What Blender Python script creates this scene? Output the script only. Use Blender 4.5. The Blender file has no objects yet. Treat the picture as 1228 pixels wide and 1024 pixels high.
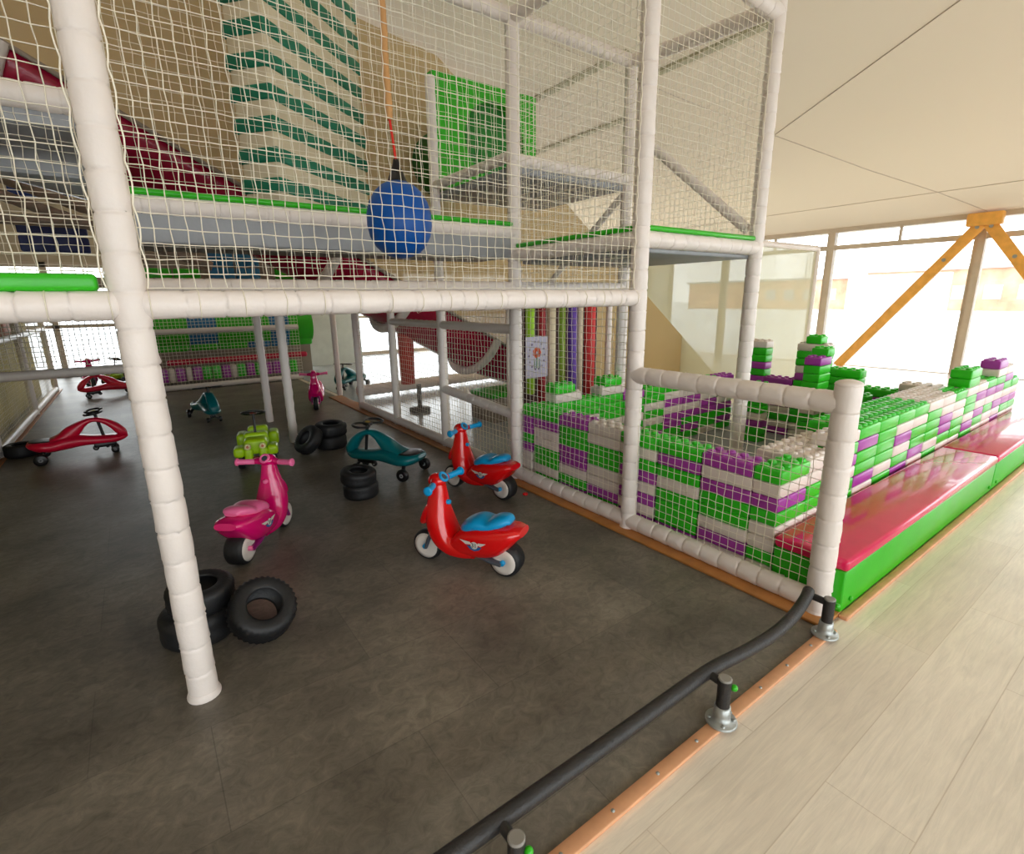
import bpy, bmesh, math, random
import numpy as np
from mathutils import Vector, Matrix
random.seed(7); rng = np.random.default_rng(7)
S = bpy.context.scene; C = S.collection
PI = math.pi

# ---------------------------------------------------------------- camera, world, exposure
F_PX = 611.19; PITCH = .245662; ROLL = -.0145701; YAW = .6256145; CAM_H = 1.45
cd = bpy.data.cameras.new('camera'); cam = bpy.data.objects.new('camera', cd); C.objects.link(cam); S.camera = cam
cd.sensor_fit = 'HORIZONTAL'; cd.sensor_width = 36; cd.lens = F_PX/1228*36; cd.clip_start = .05; cd.clip_end = 300
Fw = Vector((math.sin(YAW)*math.cos(PITCH), math.cos(YAW)*math.cos(PITCH), -math.sin(PITCH)))
r0 = Vector((math.cos(YAW), -math.sin(YAW), 0)); u0 = r0.cross(Fw)
rr = math.cos(ROLL)*r0 + math.sin(ROLL)*u0; uu = rr.cross(Fw)
M = Matrix((rr, uu, -Fw)).transposed().to_4x4(); M.translation = Vector((0, 0, CAM_H)); cam.matrix_world = M
W = bpy.data.worlds.new('overcast_sky'); S.world = W; W.use_nodes = True
bg = W.node_tree.nodes['Background']; bg.inputs[0].default_value = (.97, .985, 1, 1); bg.inputs[1].default_value = 5.2
S.view_settings.view_transform = 'Standard'; S.view_settings.look = 'None'; S.view_settings.gamma = 1
S.view_settings.use_curve_mapping = False
S.view_settings.exposure = 0.0
S.cycles.max_bounces = 10; S.cycles.diffuse_bounces = 6; S.cycles.glossy_bounces = 3
S.cycles.transparent_max_bounces = 24; S.cycles.transmission_bounces = 4
S.cycles.sample_clamp_indirect = 6; S.cycles.caustics_reflective = False; S.cycles.caustics_refractive = False
S.cycles.use_denoising = True; S.cycles.denoiser = 'OPENIMAGEDENOISE'; S.cycles.use_adaptive_sampling = True
def portal(loc, rot, sx, sy):
    l = bpy.data.lights.new('window_daylight', 'AREA'); l.shape = 'RECTANGLE'; l.size = sx; l.size_y = sy; l.cycles.is_portal = True
    o = bpy.data.objects.new('window_daylight', l); o.location = loc; o.rotation_euler = rot; C.objects.link(o)
XW, YB, XL, YF = 12.0, 14.0, -7.0, -4.0      # window wall, rear wall, side wall, wall behind the camera
portal((XW+.15, (YB+YF)/2, 1.35), (0, PI/2, 0), 2.7, YB-YF)
portal(((XL+XW)/2, YB+.15, 1.2), (-PI/2, 0, 0), XW-XL, 2.4)
portal(((XL+XW)/2, YF-.25, 1.45), (PI/2, 0, 0), XW-XL, 2.9)  # opening of the unseen front glazing, added for its light

# ---------------------------------------------------------------- materials
def lin(c): return tuple((x/255/12.92 if x/255 <= .04045 else ((x/255+.055)/1.055)**2.4) for x in c)
MATS = {}
def mat(name, rgb, rough=.5, metal=0, bump=0, bscale=40, var=.06, vscale=6, spec=.5, coat=0):
    if name in MATS: return MATS[name]
    m = bpy.data.materials.new(name); m.use_nodes = True; nt = m.node_tree; b = nt.nodes['Principled BSDF']
    tc = nt.nodes.new('ShaderNodeTexCoord')
    n = nt.nodes.new('ShaderNodeTexNoise'); n.inputs['Scale'].default_value = vscale; n.inputs['Detail'].default_value = 4
    nt.links.new(tc.outputs['Object'], n.inputs['Vector'])
    r = nt.nodes.new('ShaderNodeValToRGB'); c = lin(rgb)
    r.color_ramp.elements[0].position = .3; r.color_ramp.elements[1].position = .7
    r.color_ramp.elements[0].color = (*[x*(1-var) for x in c], 1); r.color_ramp.elements[1].color = (*[min(1, x*(1+var)) for x in c], 1)
    nt.links.new(n.outputs[0], r.inputs[0]); nt.links.new(r.outputs[0], b.inputs['Base Color'])
    b.inputs['Roughness'].default_value = rough; b.inputs['Metallic'].default_value = metal
    b.inputs['Specular IOR Level'].default_value = spec; b.inputs['Coat Weight'].default_value = coat
    if bump:
        n2 = nt.nodes.new('ShaderNodeTexNoise'); n2.inputs['Scale'].default_value = bscale; n2.inputs['Detail'].default_value = 3
        nt.links.new(tc.outputs['Object'], n2.inputs['Vector'])
        bp = nt.nodes.new('ShaderNodeBump'); bp.inputs['Strength'].default_value = bump; bp.inputs['Distance'].default_value = .01
        nt.links.new(n2.outputs[0], bp.inputs['Height']); nt.links.new(bp.outputs[0], b.inputs['Normal'])
    MATS[name] = m; return m
WHITE = mat('white_vinyl', (232, 222, 216), .42, bump=.25, bscale=28, var=.03)
CORD = mat('white_cord', (244, 236, 218), .7)
GREYPAD = mat('grey_vinyl', (150, 152, 156), .45, bump=.1)
GREEN = mat('green_vinyl', (44, 176, 20), .32, bump=.05)
PINK = mat('pink_vinyl', (214, 22, 84), .16, bump=.12, bscale=9, coat=.3)
SLIDE = mat('slide_vinyl', (164, 22, 56), .25, bump=.1, bscale=6)
BR = {'green': mat('green_plastic', (46, 196, 28), .3, bump=.03), 'purple': mat('purple_plastic', (164, 58, 164), .3, bump=.03),
      'white': mat('white_plastic', (226, 214, 206), .35, bump=.03)}
RED = mat('red_plastic', (216, 10, 14), .18, coat=.4, var=.02); CYAN = mat('blue_plastic', (0, 150, 210), .3, var=.02)
MAG = mat('magenta_plastic', (214, 6, 104), .18, coat=.4, var=.02); ROSE = mat('rose_plastic', (240, 110, 160), .3, var=.02)
PURD = mat('dark_magenta_plastic', (130, 20, 100), .3); DGREY = mat('dark_grey_plastic', (66, 72, 82), .4)
TYRE = mat('black_rubber', (24, 24, 26), .55, bump=.2, bscale=60, var=.2); BLACK = mat('black_plastic', (18, 17, 18), .35)
RIM = mat('pale_rim_plastic', (214, 206, 198), .4); HUB = mat('grey_hub', (150, 150, 152), .4)
CRIMSON = mat('crimson_plastic', (212, 12, 52), .3, var=.02); TEALP = mat('teal_plastic', (0, 104, 110), .3, var=.03)
LIME = mat('lime_plastic', (172, 214, 16), .35, var=.04); GOLD = mat('gold_badge', (170, 140, 40), .4)
STEEL = mat('galvanised_steel', (170, 174, 172), .42, metal=.6, bump=.1); FOAM = mat('black_foam', (40, 38, 38), .5, bump=.25, bscale=120)
CAPG = mat('grey_cap', (140, 136, 130), .5)
BEECH = mat('pale_wood', (218, 160, 118), .5, var=.1, vscale=14, bump=.05); OAKTRIM = mat('brown_wood', (170, 112, 56), .45, var=.14, vscale=10)
GLULAM = mat('orange_glulam', (244, 178, 84), .4, var=.12, vscale=9); MULL = mat('beige_frame', (204, 188, 168), .5)
BEIGE = mat('beige_wall', (196, 182, 156), .8); CREAM = mat('cream_membrane', (212, 200, 172), .75, var=.02, bump=.03, bscale=2)
TEAL = mat('teal_stripe', (0, 118, 88), .5); IVORY = mat('ivory_stripe', (220, 206, 176), .5)
NAVY = mat('navy_pad', (26, 40, 96), .5); BLUEP = mat('blue_pad', (30, 110, 160), .45); TAUPE = mat('taupe_pad', (150, 136, 122), .6)
YELLOW = mat('ochre_wall', (186, 168, 70), .8, var=.2, vscale=3); BALLB = mat('blue_ball', (2, 78, 158), .4, spec=.3)
ROPE = mat('tan_rope', (200, 150, 96), .8); REDC = mat('red_cord', (210, 40, 20), .7)
WHITEP = mat('white_panel', (214, 218, 210), .6); SNOW = mat('pale_paving', (212, 214, 216), .9, var=.02, vscale=.4)
FARB = mat('brick_building', (196, 150, 122), .9, var=.3, vscale=.7); SIGNG = mat('pale_grey_sign', (166, 171, 174), .6)
DARKHOLE = mat('dark_green_lining', (20, 120, 30), .6)

def glass_mat():
    m = bpy.data.materials.new('window_glass'); m.use_nodes = True; nt = m.node_tree; nt.nodes.clear()
    o = nt.nodes.new('ShaderNodeOutputMaterial'); t = nt.nodes.new('ShaderNodeBsdfTransparent'); g = nt.nodes.new('ShaderNodeBsdfGlossy')
    t.inputs[0].default_value = (.95, .97, .97, 1); g.inputs['Roughness'].default_value = .02
    mx = nt.nodes.new('ShaderNodeMixShader'); fr = nt.nodes.new('ShaderNodeFresnel'); fr.inputs[0].default_value = 1.3
    nt.links.new(fr.outputs[0], mx.inputs[0]); nt.links.new(t.outputs[0], mx.inputs[1]); nt.links.new(g.outputs[0], mx.inputs[2]); nt.links.new(mx.outputs[0], o.inputs[0]); return m
GLASS = glass_mat()
def scrim_mat(name, rgb, cover):
    m = bpy.data.materials.new(name); m.use_nodes = True; nt = m.node_tree; nt.nodes.clear()
    o = nt.nodes.new('ShaderNodeOutputMaterial'); t = nt.nodes.new('ShaderNodeBsdfTransparent'); d = nt.nodes.new('ShaderNodeBsdfDiffuse')
    d.inputs[0].default_value = (*lin(rgb), 1); tr = nt.nodes.new('ShaderNodeBsdfTranslucent'); tr.inputs[0].default_value = (*lin(rgb), 1)
    a = nt.nodes.new('ShaderNodeMixShader'); a.inputs[0].default_value = .4; mx = nt.nodes.new('ShaderNodeMixShader')
    tc = nt.nodes.new('ShaderNodeTexCoord'); n = nt.nodes.new('ShaderNodeTexNoise'); n.inputs['Scale'].default_value = 1.2
    mr = nt.nodes.new('ShaderNodeMapRange'); mr.inputs[3].default_value = cover-.08; mr.inputs[4].default_value = cover+.08
    nt.links.new(tc.outputs['Object'], n.inputs['Vector']); nt.links.new(n.outputs[0], mr.inputs[0]); nt.links.new(mr.outputs[0], mx.inputs[0])
    nt.links.new(d.outputs[0], a.inputs[1]); nt.links.new(tr.outputs[0], a.inputs[2]); nt.links.new(t.outputs[0], mx.inputs[1]); nt.links.new(a.outputs[0], mx.inputs[2])
    nt.links.new(mx.outputs[0], o.inputs[0]); return m
SCRIM = scrim_mat('fine_beige_mesh', (220, 198, 154), .82); SCRIM2 = scrim_mat('fine_pale_mesh', (222, 220, 196), .70)

def membrane():
    m = bpy.data.materials.new('roof_membrane'); m.use_nodes = True; nt = m.node_tree; nt.nodes.clear(); N = nt.nodes.new; L = nt.links.new
    o = N('ShaderNodeOutputMaterial'); d = N('ShaderNodeBsdfDiffuse'); t = N('ShaderNodeBsdfTranslucent'); mx = N('ShaderNodeMixShader')
    d.inputs[0].default_value = (*lin((226, 212, 188)), 1); t.inputs[0].default_value = (*lin((255, 243, 222)), 1); mx.inputs[0].default_value = .035
    L(d.outputs[0], mx.inputs[1]); L(t.outputs[0], mx.inputs[2]); L(mx.outputs[0], o.inputs[0]); return m
MEMB = membrane()
def plank_mat(name, c1, c2, cm, w, l, rough, grain, gs, patch=.2, rot=0, mort=.003):
    m = bpy.data.materials.new(name); m.use_nodes = True; nt = m.node_tree; b = nt.nodes['Principled BSDF']; N = nt.nodes.new; L = nt.links.new
    tc = N('ShaderNodeTexCoord'); mp = N('ShaderNodeMapping'); mp.inputs['Rotation'].default_value = (0, 0, rot); L(tc.outputs['Object'], mp.inputs[0])
    bt = N('ShaderNodeTexBrick'); bt.inputs['Scale'].default_value = 1; bt.inputs['Brick Width'].default_value = l; bt.inputs['Row Height'].default_value = w
    bt.inputs['Mortar Size'].default_value = mort; bt.inputs['Mortar Smooth'].default_value = .3; bt.inputs['Bias'].default_value = 0
    bt.inputs['Color1'].default_value = (*lin(c1), 1); bt.inputs['Color2'].default_value = (*lin(c2), 1); bt.inputs['Mortar'].default_value = (*lin(cm), 1)
    bt.offset = .37; L(mp.outputs[0], bt.inputs[0])
    ms = N('ShaderNodeMapping'); ms.inputs['Scale'].default_value = (gs[0], gs[1], 1); L(mp.outputs[0], ms.inputs[0])
    n = N('ShaderNodeTexNoise'); n.inputs['Scale'].default_value = 1; n.inputs['Detail'].default_value = 8; n.inputs['Roughness'].default_value = .72; n.inputs['Distortion'].default_value = 1.2; L(ms.outputs[0], n.inputs[0])
    n2 = N('ShaderNodeTexNoise'); n2.inputs['Scale'].default_value = 2.2; n2.inputs['Detail'].default_value = 6; L(mp.outputs[0], n2.inputs[0])
    def mul(a, noise, amt):
        r = N('ShaderNodeMapRange'); r.inputs[1].default_value = .3; r.inputs[2].default_value = .7; r.inputs[3].default_value = 1-amt; r.inputs[4].default_value = 1+amt; L(noise, r.inputs[0])
        v = N('ShaderNodeVectorMath'); v.operation = 'SCALE'; L(a, v.inputs[0]); L(r.outputs[0], v.inputs[3]); return v.outputs[0]
    c = mul(mul(bt.outputs[0], n.outputs[0], grain), n2.outputs[0], patch); L(c, b.inputs['Base Color'])
    b.inputs['Roughness'].default_value = rough
    bp = N('ShaderNodeBump'); bp.inputs['Strength'].default_value = .08; bp.inputs['Distance'].default_value = .01; L(n.outputs[0], bp.inputs['Height']); L(bp.outputs[0], b.inputs['Normal'])
    return m
OAK = plank_mat('light_oak_planks', (238, 228, 212), (226, 214, 196), (214, 200, 180), .23, 1.5, .34, .12, (3.5, 48), .07, mort=.0018)
SLATE = plank_mat('dark_slate_vinyl', (120, 113, 102), (108, 102, 92), (98, 92, 84), .46, .92, .42, .34, (16, 20), .34, rot=.0, mort=.002)

# ---------------------------------------------------------------- mesh helpers
class MB:
    def __init__(s): s.v = []; s.f = []; s.mi = []; s.sm = []; s.m = 0; s.smooth = True
    def add(s, vs, fs, smooth=None):
        n = len(s.v); s.v += [tuple(v) for v in vs]; s.f += [tuple(i+n for i in f) for f in fs]
        s.mi += [s.m]*len(fs); s.sm += [s.smooth if smooth is None else smooth]*len(fs)
    def box(s, a, b):
        x0, y0, z0 = a; x1, y1, z1 = b
        s.add([(x0,y0,z0),(x1,y0,z0),(x1,y1,z0),(x0,y1,z0),(x0,y0,z1),(x1,y0,z1),(x1,y1,z1),(x0,y1,z1)],
              [(0,3,2,1),(4,5,6,7),(0,1,5,4),(1,2,6,5),(2,3,7,6),(3,0,4,7)], False)
    def rbox(s, a, b, r=.01, seg=3, mtx=None):
        bm = bmesh.new(); bmesh.ops.create_cube(bm, size=1)
        sz = [b[i]-a[i] for i in range(3)]; ce = [(b[i]+a[i])/2 for i in range(3)]
        for v in bm.verts: v.co = Vector([v.co[i]*sz[i]+ce[i] for i in range(3)])
        bmesh.ops.bevel(bm, geom=bm.edges[:], offset=min(r, min(sz)*.49), segments=seg, affect='EDGES', profile=.5)
        bm.verts.index_update(); vs = [v.co.copy() for v in bm.verts]
        if mtx: vs = [mtx @ v for v in vs]
        s.add(vs, [[v.index for v in f.verts] for f in bm.faces], True); bm.free()
    def tube(s, pts, r, n=8, caps=True, sq=1):
        pts = [Vector(p) for p in pts]; k = len(pts); rs = r if hasattr(r, '__len__') else [r]*k
        t0 = (pts[1]-pts[0]).normalized(); up = Vector((0, 0, 1)) if abs(t0.z) < .9 else Vector((1, 0, 0))
        a = t0.cross(up).normalized(); vs = []
        for i, p in enumerate(pts):
            t = (pts[min(i+1, k-1)]-pts[max(i-1, 0)]).normalized(); a = (a-t*a.dot(t)).normalized(); b = t.cross(a)
            for j in range(n): q = 2*PI*j/n; vs.append(p+a*math.cos(q)*rs[i]+b*math.sin(q)*rs[i]*sq)
        fs = [(i*n+j, i*n+(j+1) % n, (i+1)*n+(j+1) % n, (i+1)*n+j) for i in range(k-1) for j in range(n)]
        s.add(vs, fs)
        if caps: s.add(vs[:n], [tuple(range(n))[::-1]], False); s.add(vs[-n:], [tuple(range(n))], False)
    def lathe(s, prof, p0, axis, n=24, close=False):   # prof: (along axis, radius)
        ax = Vector(axis).normalized(); up = Vector((0, 0, 1)) if abs(ax.z) < .9 else Vector((1, 0, 0)); a = ax.cross(up).normalized(); b = ax.cross(a); p0 = Vector(p0)
        vs = [p0+ax*h+(a*math.cos(2*PI*j/n)+b*math.sin(2*PI*j/n))*r for h, r in prof for j in range(n)]; k = len(prof)
        rng_ = range(k if close else k-1)
        s.add(vs, [(i*n+j, i*n+(j+1) % n, ((i+1) % k)*n+(j+1) % n, ((i+1) % k)*n+j) for i in rng_ for j in range(n)])
        if not close:
            for i in (0, k-1):
                if prof[i][1] > 1e-4: s.add(vs[i*n:i*n+n], [tuple(range(n))], False)
    def ball(s, c, r, n=16, m=10):
        rx, ry, rz = r if hasattr(r, '__len__') else (r, r, r); c = Vector(c)
        vs = [c+Vector((rx*math.sin(PI*i/m)*math.cos(2*PI*j/n), ry*math.sin(PI*i/m)*math.sin(2*PI*j/n), rz*math.cos(PI*i/m))) for i in range(m+1) for j in range(n)]
        s.add(vs, [(i*n+j, (i+1)*n+j, (i+1)*n+(j+1) % n, i*n+(j+1) % n) for i in range(m) for j in range(n)])
    def torus(s, c, axis, R, r, n=24, m=8, sq=1):
        s.lathe([(r*sq*math.sin(2*PI*i/m), R+r*math.cos(2*PI*i/m)) for i in range(m)], c, axis, n, True)
    def loft(s, secs, n=20, e=2.6):   # secs: (x, z, half width y, half thickness), path in the xz plane
        vs = []; k = len(secs)
        P = [Vector((a[0], 0, a[1])) for a in secs]
        for i, (x, z, hw, ht) in enumerate(secs):
            t = (P[min(i+1, k-1)]-P[max(i-1, 0)]).normalized(); nn = Vector((-t.z, 0, t.x))
            for j in range(n):
                q = 2*PI*j/n; cx, cy = math.cos(q), math.sin(q)
                vs.append(P[i]+Vector((0, 1, 0))*hw*math.copysign(abs(cx)**(2/e), cx)+nn*ht*math.copysign(abs(cy)**(2/e), cy))
        s.add(vs, [(i*n+j, i*n+(j+1) % n, (i+1)*n+(j+1) % n, (i+1)*n+j) for i in range(k-1) for j in range(n)])
        s.add(vs[:n], [tuple(range(n))[::-1]]); s.add(vs[-n:], [tuple(range(n))])
    def mesh(s, name, mats):
        me = bpy.data.meshes.new(name); me.from_pydata(s.v, [], s.f)
        for m in (mats if isinstance(mats, (list, tuple)) else [mats]): me.materials.append(m)
        me.polygons.foreach_set('material_index', s.mi); me.polygons.foreach_set('use_smooth', s.sm); me.update(); return me
    def build(s, name, mats, parent=None, fix=True):
        me = s.mesh(name, mats)
        if fix:
            bm = bmesh.new(); bm.from_mesh(me); bmesh.ops.recalc_face_normals(bm, faces=bm.faces[:]); bm.to_mesh(me); bm.free()
        return link(name, me, parent)
def link(name, me, parent=None, loc=None):
    o = bpy.data.objects.new(name, me); C.objects.link(o)
    if parent: o.parent = parent
    if loc is not None: o.location = loc
    return o
def tag(o, label, cat, group=None, kind=None):
    o['label'] = label; o['category'] = cat
    if group: o['group'] = group
    if kind: o['kind'] = kind
    return o
def thing(name, label, cat, loc=(0, 0, 0), rz=0, group=None):
    o = bpy.data.objects.new(name, None); C.objects.link(o); o.location = loc; o.rotation_euler = (0, 0, rz); o.empty_display_size = .1
    return tag(o, label, cat, group)
def struct(o): o['kind'] = 'structure'; return o
def crom(pts, n=6):
    out = []; P = [Vector(p) for p in pts]; P = [P[0]*2-P[1]]+P+[P[-1]*2-P[-2]]
    for i in range(1, len(P)-2):
        for k in range(n):
            t = k/n; a, b, c, d = P[i-1:i+3]
            out.append(.5*((2*b)+(c-a)*t+(2*a-5*b+4*c-d)*t*t+(3*b-a-3*c+d)*t**3))
    out.append(P[-2]); return out
def cs(secs, n=4):   # smooth a list of 4-tuples
    A = np.array(secs, float); A = np.vstack([2*A[0]-A[1], A, 2*A[-1]-A[-2]]); out = []
    for i in range(1, len(A)-2):
        for k in range(n):
            t = k/n; a, b, c, d = A[i-1:i+3]; out.append(.5*((2*b)+(c-a)*t+(2*a-5*b+4*c-d)*t*t+(3*b-a-3*c+d)*t**3))
    out.append(A[-2]); out = [np.array([o[0], o[1], max(o[2], .004), max(o[3], .004)]) for o in out]; return out
def children(o): return [c for c in bpy.data.objects if c.parent == o]
def copy_tree(o, parent=None):
    c = o.copy(); C.objects.link(c)
    if parent: c.parent = parent
    for ch in children(o): copy_tree(ch, c)
    return c

# padded tube: quilted vinyl sleeve over a pipe, tied every 11 cm
def padded(name, p0, p1, parent, r=.05, step=.115, far=False, mat_=None, cap=False):
    p0 = Vector(p0); p1 = Vector(p1); d = p1-p0; L = d.length; ax = d/L; up = Vector((0, 0, 1)) if abs(ax.z) < .9 else Vector((1, 0, 0)); a = ax.cross(up).normalized(); b = ax.cross(a)
    ns = max(1, round(L/step)); n = 12 if far else 22
    tt = [0, .5] if far else [0, .03, .09, .3, .6, .88, .96]
    rad = {0: .905, .03: .955, .09: .985, .3: 1.0, .5: 1.0, .6: 1.0, .88: .988, .96: .965}
    hs = [((i+t)/ns, t) for i in range(ns) for t in tt]+[(1.0, 0)]; vs = []
    for h, f in hs:
        amp = .0026 if f in (.03, .96, .09) else (.0004 if f else .0012)
        if far: amp *= .5
        lean = rng.normal(0, .0006, 2)
        for j in range(n):
            q = 2*PI*j/n; R = r*rad[f]+rng.normal(0, amp*.45)+amp*.8*math.sin(q*11+h*70)
            vs.append(p0+d*h+a*(math.cos(q)*R+lean[0])+b*(math.sin(q)*R+lean[1])+ax*(rng.normal(0, .0018) if f in (0, .03, .96) and 0 < h < 1 else 0))
    m = MB(); k = len(hs)
    m.add(vs, [(i*n+j, i*n+(j+1) % n, (i+1)*n+(j+1) % n, (i+1)*n+j) for i in range(k-1) for j in range(n)])
    m.add(vs[:n], [tuple(range(n))[::-1]]); m.add(vs[-n:], [tuple(range(n))])
    if cap: m.ball(p1, (r*1.02, r*1.02, .02), 18, 8)
    if not far and abs(ax.z) > .9 and p0.z < .05:      # gathered hem around the foot
        m.lathe([(0, r*1.12), (.012, r*1.16), (.03, r*1.03)], p0, ax, 22)
    return m.build(name, mat_ or WHITE, parent)

# knotted cord net spanned over a rectangle: origin o, edges U and V (vectors)
def net(parent, o, U, V, cell=.045, r=.0019, jit=.0013, wrap=None, name='net', mat_=None, zig=.0016):
    o = np.array(o, float); U = np.array(U, float); V = np.array(V, float); lu = np.linalg.norm(U); lv = np.linalg.norm(V)
    nu = max(2, round(lu/cell)); nv = max(2, round(lv/cell)); u = U/lu; v = V/lv; nrm = np.cross(u, v)
    I, J = np.meshgrid(np.arange(nu+1), np.arange(nv+1), indexing='ij')
    G = o+I[..., None]/nu*U+J[..., None]/nv*V
    G = G+rng.normal(0, jit, (nu+1, nv+1, 1))*u+rng.normal(0, jit, (nu+1, nv+1, 1))*v+rng.normal(0, jit*.7, (nu+1, nv+1, 1))*nrm
    G = G+(((I+J) % 2)*2-1)[..., None]*zig*u+(np.sin(I*.35+1)*np.cos(J*.21)*.006)[..., None]*nrm
    V_, F_ = [], []; base = 0
    def strand(P, side):
        nonlocal base
        n = len(P); ang = np.array([0, 2.094, 4.189])
        off = (np.cos(ang)[:, None]*nrm+np.sin(ang)[:, None]*side)*r
        V_.append((P[:, None, :]+off[None]).reshape(-1, 3)); i = np.arange(n-1)*3
        for j in range(3):
            k = (j+1) % 3; F_.append(np.stack([i+j, i+k, i+3+k, i+3+j], 1)+base)
        base += 3*n
    for i in range(nu+1):
        P = G[i]
        if wrap:      # the cord runs on around the tube under the net
            c, R = wrap; c = np.array(c, float)
            q = np.linspace(.0, 1.5*PI, 8); foot = o+U*i/nu
            w = c[None]+u*np.dot(foot-c, u)+(-np.sin(q)[:, None]*(-nrm)*1.0+np.cos(q)[:, None]*v)*R
            if i % 3 == 0: strand(w+rng.normal(0, .001, w.shape), u)
        strand(P, u)
    for j in range(nv+1): strand(G[:, j], v)
    V_ = np.concatenate(V_); F_ = np.concatenate(F_)
    me = bpy.data.meshes.new(name); me.vertices.add(len(V_)); me.vertices.foreach_set('co', V_.astype(np.float32).ravel())
    me.loops.add(len(F_)*4); me.loops.foreach_set('vertex_index', F_.astype(np.int32).ravel()); me.polygons.add(len(F_))
    me.polygons.foreach_set('loop_start', np.arange(len(F_), dtype=np.int32)*4); me.materials.append(mat_ or CORD); me.update(calc_edges=True)
    return link(name, me, parent)

# ---------------------------------------------------------------- the hall
def ceil_z(x): return 2.76+.15*(XW-x)
m = MB(); m.box((XL, YF, -.12), (XW+.3, .79, 0)); m.box((2.42, .79, -.12), (XW+.3, YB, 0)); m.box((XL, .79, -.12), (2.42, YB, -.004))
struct(m.build('floor', OAK))
m = MB(); m.box((XL, .8, -.004), (2.40, YB, .004)); struct(m.build('floor_vinyl', SLATE))
m = MB(); m.box((2.45, 1.14, 0), (5.6, 3.3, .012)); tag(m.build('play_mat', mat('grey_mat', (150, 152, 154), .5)), 'grey padded mat on the floor inside the toy brick castle', 'mat')
m = MB(); z0, z1 = ceil_z(XL), ceil_z(XW+.4)
m.add([(XL, YF-.2, z0), (XW+.4, YF-.2, z1), (XW+.4, YB+.2, z1), (XL, YB+.2, z0)], [(0,1,2,3)], False); struct(m.build('ceiling', MEMB))
def seam(pts, name, r=.006, mt=None):
    m = MB(); m.tube([(x, y, ceil_z(x)-.004) for x, y in pts], r, 6); struct(m.build(name, mt or MULL))
seam([(11.9, 2.72), (10.5, 3.05), (9, 3.5), (7.16, 3.95)], 'trim_1'); seam([(7.16, 3.95), (5.7, 1.73), (4.9, .5)], 'trim_2'); seam([(10.5, 13), (10.5, -6)], 'trim_3', .005)
seam([(7.16, 3.95), (5.5, 4.3), (3.8, 4.6)], 'trim_4', .005)
for i, (x, y0, y1) in enumerate([(5.0, 2.9, 4.4), (4.5, 4.1, 7), (5.6, 5.0, 9)]):
    m = MB(); m.box((x-.05, y0, ceil_z(x)-.02), (x+.05, y1, ceil_z(x)+.02)); struct(m.build('trim_%d' % (i+5), mat('seam_tape', (186, 180, 150), .8)))
m = MB(); m.box((2.48, 3.4, 0), (6.5, 13.9, .004)); struct(m.build('floor_tiles', mat('pale_grey_vinyl_floor', (176, 180, 184), .22, var=.04)))
# side wall and upper walls
m = MB(); m.box((XL-.2, YF, 0), (XL, YB, z0)); struct(m.build('wall_left', BEIGE))
m = MB(); m.add([(XL, YB, 2.3), (XW, YB, 2.3), (XW, YB, ceil_z(XW)), (XL, YB, z0), (XL, YB+.2, 2.3), (XW, YB+.2, 2.3), (XW, YB+.2, ceil_z(XW)), (XL, YB+.2, z0)],
    [(0,3,2,1),(4,5,6,7),(0,1,5,4),(1,2,6,5),(2,3,7,6),(3,0,4,7)], False); struct(m.build('wall_back', BEIGE))
m = MB(); m.box((XL, YB, 0), (-3.2, YB+.2, 2.3)); struct(m.build('wall_back_side', BEIGE))
m = MB(); m.add([(XL, YF, 3.0), (XW, YF, 2.72), (XW, YF, 2.75), (XL, YF, z0), (XL, YF-.2, 3.0), (XW, YF-.2, 2.72), (XW, YF-.2, 2.75), (XL, YF-.2, z0)],
    [(0,3,2,1),(4,5,6,7),(0,1,5,4),(1,2,6,5),(2,3,7,6),(3,0,4,7)], False); struct(m.build('wall_front', BEIGE))
# window wall at x = 12
nwin = 1; ys = [5.14+2.39*k for k in range(-5, 4)]
for i in range(len(ys)-1):
    a, b = ys[i], ys[i+1]; m = MB()
    m.box((XW-.062, a-.07, 0), (XW+.082, a+.03, 2.69)); m.box((XW-.02, a+.03, 0), (XW+.058, a+.09, 2.69))
    m.box((XW-.05, a, 2.34), (XW+.06, b, 2.43)); m.box((XW-.06, a, 2.68), (XW+.08, b, 2.80)); m.box((XW, a, -.01), (XW+.04, b, .012)); m.box((XW-.03, (a+b)/2-.02, 2.43), (XW+.03, (a+b)/2+.02, 2.7))
    w = struct(m.build('window_%d' % nwin, MULL)); g = MB(); g.box((XW+.01, a, .05), (XW+.02, b, 2.7)); g.build('pane', GLASS, w); nwin += 1
for i in range(8):     # rear glazing
    a = -3.2+i*1.9; b = a+1.9; m = MB()
    m.box((a-.05, YB, 0), (a+.05, YB+.12, 2.3)); m.box((a, YB, 1.0), (b, YB+.08, 1.07)); m.box((a, YB, 0), (b, YB+.1, .08)); m.box((a, YB, 2.2), (b, YB+.1, 2.3))
    w = struct(m.build('window_%d' % nwin, MULL)); g = MB(); g.box((a, YB+.04, .05), (b, YB+.05, 2.25)); g.build('pane', GLASS, w); nwin += 1
for i in range(8):     # unseen glazing added behind the photographer, made tall and near for its light
    a = XL+i*2.375; b = a+2.375; m = MB(); m.box((a-.06, YF-.12, 0), (a+.06, YF, 2.8)); m.box((a, YF-.1, 2.2), (b, YF, 2.28))
    w = struct(m.build('window_%d' % nwin, MULL)); g = MB(); g.box((a, YF-.06, .05), (b, YF-.05, 2.8)); g.build('pane', GLASS, w); nwin += 1
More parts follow.
